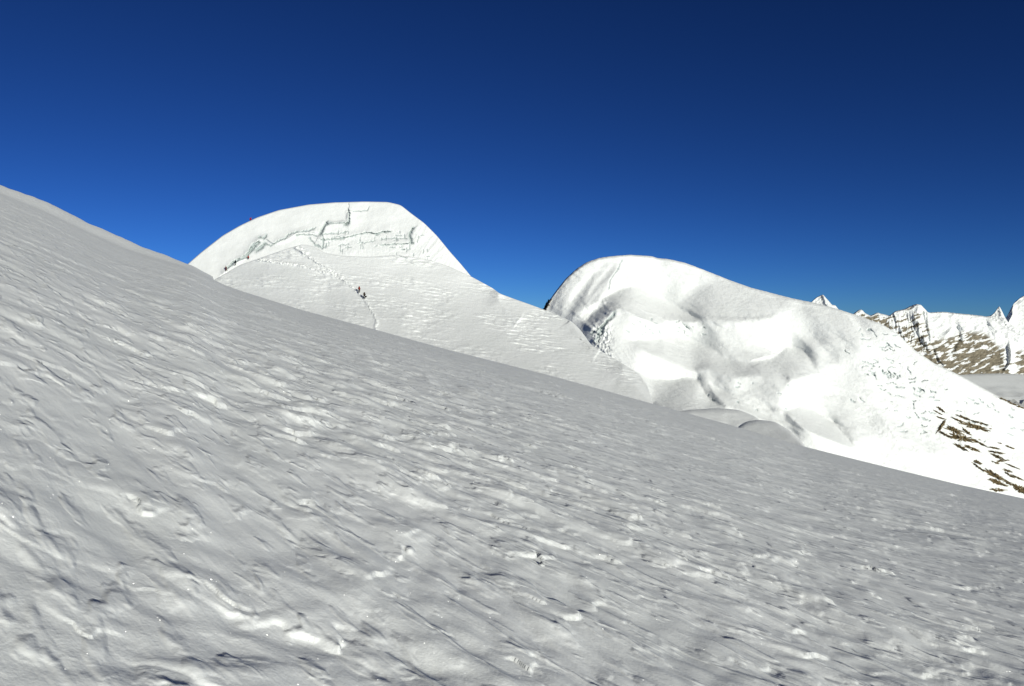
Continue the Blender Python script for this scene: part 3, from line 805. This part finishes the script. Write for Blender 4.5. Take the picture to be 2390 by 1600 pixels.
ridge = Relief('rocky_ridge', rg_crest, rg_base, rg_D, 1965, 2475, 420, 170, M_snow_far, rb, rg_extra, rnd=(3, 30), back=(800, 500), crest_sig=1.8, crest_noise=0.6, tint_fn=far_tint(rg_mask),
               label='distant brown rock ridge streaked with snow at the right')

# small white tooth behind the shoulder, pyramid, far right peak
def simple_peak(name, crest, D, lab, rockiness=None, base_y=800, x0=None, x1=None, Dx=0.0, seed=0, brushes=(), nx=120, ny=70):
    x0 = x0 or crest[0][0]; x1 = x1 or crest[-1][0]
    def dd(X, Y): return D + D * 0.0005 * (base_y - Y) + Dx * (X - x0)
    def ex(X, Y, T): return 1.8 * ridged(X / 14.0, Y / 12.0, 160 + seed, 4, 0.55)
    return Relief(name, crest, [(x0, base_y), (x1, base_y)], dd, x0, x1, nx, ny, M_snow_far, brushes, ex, rnd=(2, 20), back=(900, 600), crest_sig=1.4, crest_noise=0.4,
                  tint_fn=far_tint(rockiness) if rockiness else None, label=lab)
simple_peak('mountain', [(1870, 740), (1893, 705), (1903, 695), (1914, 689), (1921, 687), (1928, 695), (1935, 703), (1942, 711), (1950, 712), (1957, 721), (1985, 745)], 2600,
            'small white peak poking up behind the long shoulder', seed=1, brushes=[B([(1921, 687), (1926, 705), (1940, 725)], 9, 4, 9, seed=630, jit=2)])
simple_peak('mountain', [(2240, 745), (2290, 741), (2312, 736), (2322, 728), (2328, 718), (2332, 713), (2338, 724), (2345, 739), (2352, 750), (2370, 765)], 2450,
            'small pointed snow pyramid left of the far right peak', seed=2, brushes=[B([(2332, 713), (2337, 735), (2350, 755)], 8, 12, 8, seed=631, jit=2)])
fr = [(2318, 757), (2338, 750), (2350, 738), (2360, 718), (2368, 705), (2378, 696), (2390, 689), (2420, 670), (2460, 650), (2520, 640), (2600, 690), (2700, 760)]
simple_peak('mountain', fr, 2700, 'tall white peak cut by the right edge with a blue shaded flank', seed=3, base_y=830, x1=2700, nx=220, ny=110,
            brushes=[B([(2366, 716), (2362, 740), (2350, 766)], 3, 20, 60, seed=632, jit=3, fade=0.0), B([(2340, 760), (2400, 775), (2460, 780)], 10, 14, 9, seed=633, jit=3)])

# ---- glacier floor of the valley and the land beyond
def glacier():
    xs = np.linspace(300, 6000, 320); ys = np.linspace(700, 3200, 200)
    X, Y = np.meshgrid(xs, ys)
    u = CX + F * X / Y
    z = -160 + 0.3 * np.minimum(Y - 2300, 0) + 6 * fbm(X / 300.0, Y / 300.0, 171, 4)
    z = z + 10 * ridged(X / 40.0, Y / 50.0, 173, 4) * sstep(2260, 2080, Y)
    P = np.stack([X, Y, z], -1)
    me = grid_mesh('glacier', P)
    T = np.ones(X.shape + (3,))
    n = fbm(X / 40.0, Y / 110.0, 175, 4)
    m = (sstep(0.0, 0.5, n) * sstep(2230, 2050, Y) * 0.7)[..., None]
    T = T * (1 - m) + np.array((0.45, 0.43, 0.38)) * m
    set_tint(me, T )
    return link('glacier', me, M_snow_far, kind='structure', label='flat grey glacier in the valley at the right')
glacier()

def valley():
    a = np.linspace(0, 2 * math.pi, 181)[:-1]
    r = np.array([60, 200, 500, 1200, 2500, 5000, 9000, 16000, 30000.0])
    R, A_ = np.meshgrid(r, a, indexing='ij')
    X = R * np.sin(A_); Y = R * np.cos(A_)
    z = -260 - 0.06 * R + 60 * fbm(X / 1500, Y / 1500, 181, 4) * sstep(300, 2500, R)
    me = grid_mesh('valley_floor', np.stack([X, Y, z], -1), wrap=True)
    set_tint(me, np.ones(X.shape + (3,)) * 0.6)
    return link('valley_floor', me, M_snow_far, kind='structure', label='snow covered land below the mountains')
valley()

# ---------------------------------------------------------------- climbers
M_skin = plain_mat('skin', (0.45, 0.28, 0.2))
M_boot = plain_mat('boots', (0.02, 0.02, 0.022))
M_metal = plain_mat('pole_metal', (0.2, 0.2, 0.21), 0.4)
def cloth(name, c): return plain_mat(name, c, 0.85)
M_dark = cloth('dark_trousers', (0.010, 0.010, 0.012))
M_black = cloth('black_jacket', (0.012, 0.010, 0.009))
M_orange = cloth('orange_pack_fabric', (0.20, 0.018, 0.004))
M_red = cloth('red_jacket', (0.30, 0.008, 0.008))
M_maroon = cloth('dark_red_jacket', (0.09, 0.01, 0.008))
M_green = cloth('green_jacket', (0.002, 0.03, 0.024))
M_brown = cloth('brown_pack', (0.03, 0.016, 0.01))

def skin_mesh(verts, edges, radii, level=1):
    me = bpy.data.meshes.new('tmp')
    me.from_pydata(verts, edges, [])
    o = bpy.data.objects.new('tmp', me); C.objects.link(o)
    sk = o.modifiers.new('skin', 'SKIN')
    for i, rr in enumerate(radii):
        me.skin_vertices[0].data[i].radius = rr if isinstance(rr, tuple) else (rr, rr)
    me.skin_vertices[0].data[0].use_root = True
    sb = o.modifiers.new('sub', 'SUBSURF'); sb.levels = level; sb.render_levels = level
    dg = bpy.context.evaluated_depsgraph_get()
    out = bpy.data.meshes.new_from_object(o.evaluated_get(dg))
    bpy.data.objects.remove(o); bpy.data.meshes.remove(me)
    for p in out.polygons: p.use_smooth = True
    return out

def blob(name, sx, sy, sz, loc, mat, parent, rot=0.0, power=2.6, flat=0.0):
    """rounded box, subdivided and softened"""
    bm = bmesh.new()
    bmesh.ops.create_uvsphere(bm, u_segments=14, v_segments=10, radius=1)
    for v in bm.verts:
        c = v.co
        k = (abs(c.x) ** power + abs(c.y) ** power + abs(c.z) ** power) ** (-1 / power)
        c *= k
        if flat and c.z < -flat: c.z = -flat
        c.x *= sx; c.y *= sy; c.z *= sz
    bmesh.ops.rotate(bm, verts=bm.verts, matrix=Matrix.Rotation(rot, 3, 'X'))
    bmesh.ops.translate(bm, verts=bm.verts, vec=loc)
    me = bpy.data.meshes.new(name); bm.to_mesh(me); bm.free()
    for p in me.polygons: p.use_smooth = True
    return link(name, me, mat, parent=parent)

def rod(name, a, b, r, mat, parent):
    a = Vector(a); b = Vector(b); d = b - a
    bm = bmesh.new()
    bmesh.ops.create_cone(bm, cap_ends=True, segments=8, radius1=r, radius2=r * 0.8, depth=d.length)
    bmesh.ops.transform(bm, verts=bm.verts, matrix=Matrix.Translation((a + b) / 2) @ d.to_track_quat('Z', 'Y').to_matrix().to_4x4())
    me = bpy.data.meshes.new(name); bm.to_mesh(me); bm.free()
    return link(name, me, mat, parent=parent)

def climber(foot, yaw, label, jacket, trousers, pack=None, helmet=None, pose='walk', mirror=1, scale=1.0, poles=1):
    scale *= 1.06
    root = bpy.data.objects.new('person', None)
    C.objects.link(root)
    root.empty_display_size = 0.3
    root.location = foot; root.rotation_euler = (0, 0, yaw); root.scale = (scale,) * 3
    root['label'] = label; root['category'] = 'climber'; root['group'] = 'mountaineers climbing the snow'
    m = mirror
    if pose == 'walk':      # leaning forward (+y is forward), one foot ahead and higher
        hip = (0, 0, 0.95); chest = (0, 0.18, 1.33); neck = (0, 0.27, 1.50); head = (0, 0.33, 1.62); top = (0, 0.36, 1.74)
        legs = [((0.11 * m, 0.02, 0.88), (0.16 * m, 0.30, 0.62), (0.15 * m, 0.26, 0.20), (0.15 * m, 0.42, 0.16)), ((-0.11 * m, 0, 0.88), (-0.15 * m, 0.02, 0.48), (-0.17 * m, -0.16, 0.06), (-0.17 * m, 0.02, 0.03))]
        arms = [((0.21 * m, 0.2, 1.40), (0.33 * m, 0.22, 1.16), (0.36 * m, 0.44, 1.06)), ((-0.21 * m, 0.2, 1.40), (-0.32 * m, 0.12, 1.15), (-0.30 * m, 0.34, 1.02))]
    elif pose == 'stride':
        hip = (0, 0, 0.88); chest = (0, 0.08, 1.30); neck = (0, 0.12, 1.48); head = (0, 0.15, 1.60); top = (0, 0.16, 1.73)
        legs = [((0.11 * m, 0.0, 0.84), (0.26 * m, 0.1, 0.48), (0.48 * m, 0.0, 0.08), (0.52 * m, 0.16, 0.04)), ((-0.11 * m, 0, 0.84), (-0.12 * m, 0.08, 0.45), (-0.14 * m, 0.0, 0.04), (-0.14 * m, 0.16, 0.01))]
        arms = [((0.20 * m, 0.1, 1.38), (0.27 * m, 0.1, 1.12), (0.22 * m, 0.32, 1.02)), ((-0.20 * m, 0.1, 1.38), (-0.27 * m, 0.1, 1.13), (-0.2 * m, 0.33, 1.05))]
    else:                   # crouched on one knee
        hip = (0, 0, 0.45); chest = (0, 0.20, 0.80); neck = (0, 0.30, 0.96); head = (0, 0.36, 1.07); top = (0, 0.38, 1.18)
        legs = [((0.11, 0.02, 0.42), (0.20, 0.40, 0.48), (0.20, 0.36, 0.08), (0.20, 0.52, 0.04)), ((-0.11, 0, 0.42), (-0.22, 0.30, 0.12), (-0.2, -0.12, 0.07), (-0.2, -0.24, 0.05))]
        arms = [((0.21, 0.22, 0.86), (0.32, 0.34, 0.66), (0.22, 0.55, 0.60)), ((-0.21, 0.22, 0.86), (-0.34, 0.34, 0.66), (-0.30, 0.52, 0.46))]
    V = [hip, tuple((a + b) / 2 for a, b in zip(hip, chest)), chest, neck, head, top]
    R = [(0.20, 0.17), (0.19, 0.165), (0.225, 0.17), 0.075, 0.11, 0.08]
    E = [(0, 1), (1, 2), (2, 3), (3, 4), (4, 5)]
    for l in legs:
        i = len(V); V += list(l); R += [0.125, 0.10, 0.08, 0.055]; E += [(0, i), (i, i + 1), (i + 1, i + 2), (i + 2, i + 3)]
    for a in arms:
        i = len(V); V += list(a); R += [0.095, 0.075, 0.055]; E += [(2, i), (i, i + 1), (i + 1, i + 2)]
    me = skin_mesh(V, E, R)
    body = link('body', me, jacket, parent=root)
    for mt in (trousers, M_skin, M_boot): me.materials.append(mt)
    hipz = hip[2]
    for p in me.polygons:
        c = p.center
        d_head = (c - Vector(head)).length
        if c.z > neck[2] and d_head < 0.2: p.material_index = 2
        elif min((c - Vector(l[2])).length for l in legs) < 0.17 or min((c - Vector(l[3])).length for l in legs) < 0.12: p.material_index = 3
        elif c.z < hipz - 0.02 and min((c - Vector(a[2])).length for a in arms) > 0.12: p.material_index = 1
    hx = Vector(head)
    hel = blob('helmet', 0.125, 0.145, 0.12, hx + Vector((0, -0.01, 0.075)), helmet or M_dark, root, power=2.0, flat=0.35)
    for s_ in (-1, 1):
        i = 0 if s_ * m > 0 else 1
    for a in arms:
        blob('glove', 0.05, 0.07, 0.05, a[2], M_boot, root, power=2.2)
    for l in legs:
        mid = (Vector(l[2]) + Vector(l[3])) / 2 + Vector((0, 0, -0.01))
        blob('boot', 0.06, 0.15, 0.07, mid, M_boot, root, power=3)
    if pack:
        lean = -math.atan2(chest[1] - hip[1], chest[2] - hip[2])
        pc = (Vector(hip) + Vector(chest)) / 2 + Vector((0, -0.24, 0.18))
        bp_ = blob('backpack', 0.19, 0.15, 0.33, pc, pack, root, rot=lean, power=3.5)
        blob('lid', 0.17, 0.15, 0.08, pc + Vector((0, 0.1, 0.33)), pack, bp_, rot=lean, power=3)
    if poles:
        a = arms[0][2]
        rod('ice_axe', (a[0], a[1], a[2] + 0.12), (a[0] + 0.05 * m, a[1] + 0.12, max(0.12, a[2] - 0.78)), 0.014, M_metal, root)
    return root

pa = hill.point(838.4, 683.0)
climber(pa, math.radians(22), 'climber with orange red backpack, the higher of the two on the trail', M_orange, M_dark, pack=M_orange, helmet=M_black, pose='walk')
pb_ = hill.point(850.4, 697.0)
cB = climber(pb_, math.radians(18), 'climber all in black, the lower of the two on the trail', M_black, M_dark, pack=M_brown, helmet=M_black, pose='walk', mirror=-1)
pc_ = dome.point(529, 632.5)
climber(pc_ + Vector((0, -0.4, 0)), math.radians(70), 'dark red climber striding at the foot of the crack, leftmost of all', M_maroon, M_maroon, helmet=M_maroon, pose='stride', mirror=1, poles=0)
pd = dome.point(550.5, 619.5)
climber(pd + Vector((0, -0.4, 0)), math.radians(30), 'climber in dark green jacket at the icy mouth of the crack', M_green, M_dark, pack=M_dark, helmet=M_green, pose='walk')
pe = dome.point(581.5, 604.2)
climber(pe + Vector((0, -0.4, 0)), math.radians(60), 'crouching climber in red beside the ice crack', M_red, M_dark, pack=None, helmet=M_maroon, pose='crouch', poles=0)
pf = dome.point(581.5, float(dome.crest_y(581.5)) + 0.3)
climber(pf + Vector((0, 1.5, -0.30)), math.radians(-60), 'climber in bright red alone on the skyline of the dome', M_red, M_dark, pack=M_red, helmet=M_red, pose='walk', poles=0)
# dark pouch hanging at the right hip of the lower climber
blob('hip_bag', 0.24, 0.17, 0.20, (0.40, -0.04, 0.62), M_black, cB, power=2.4)
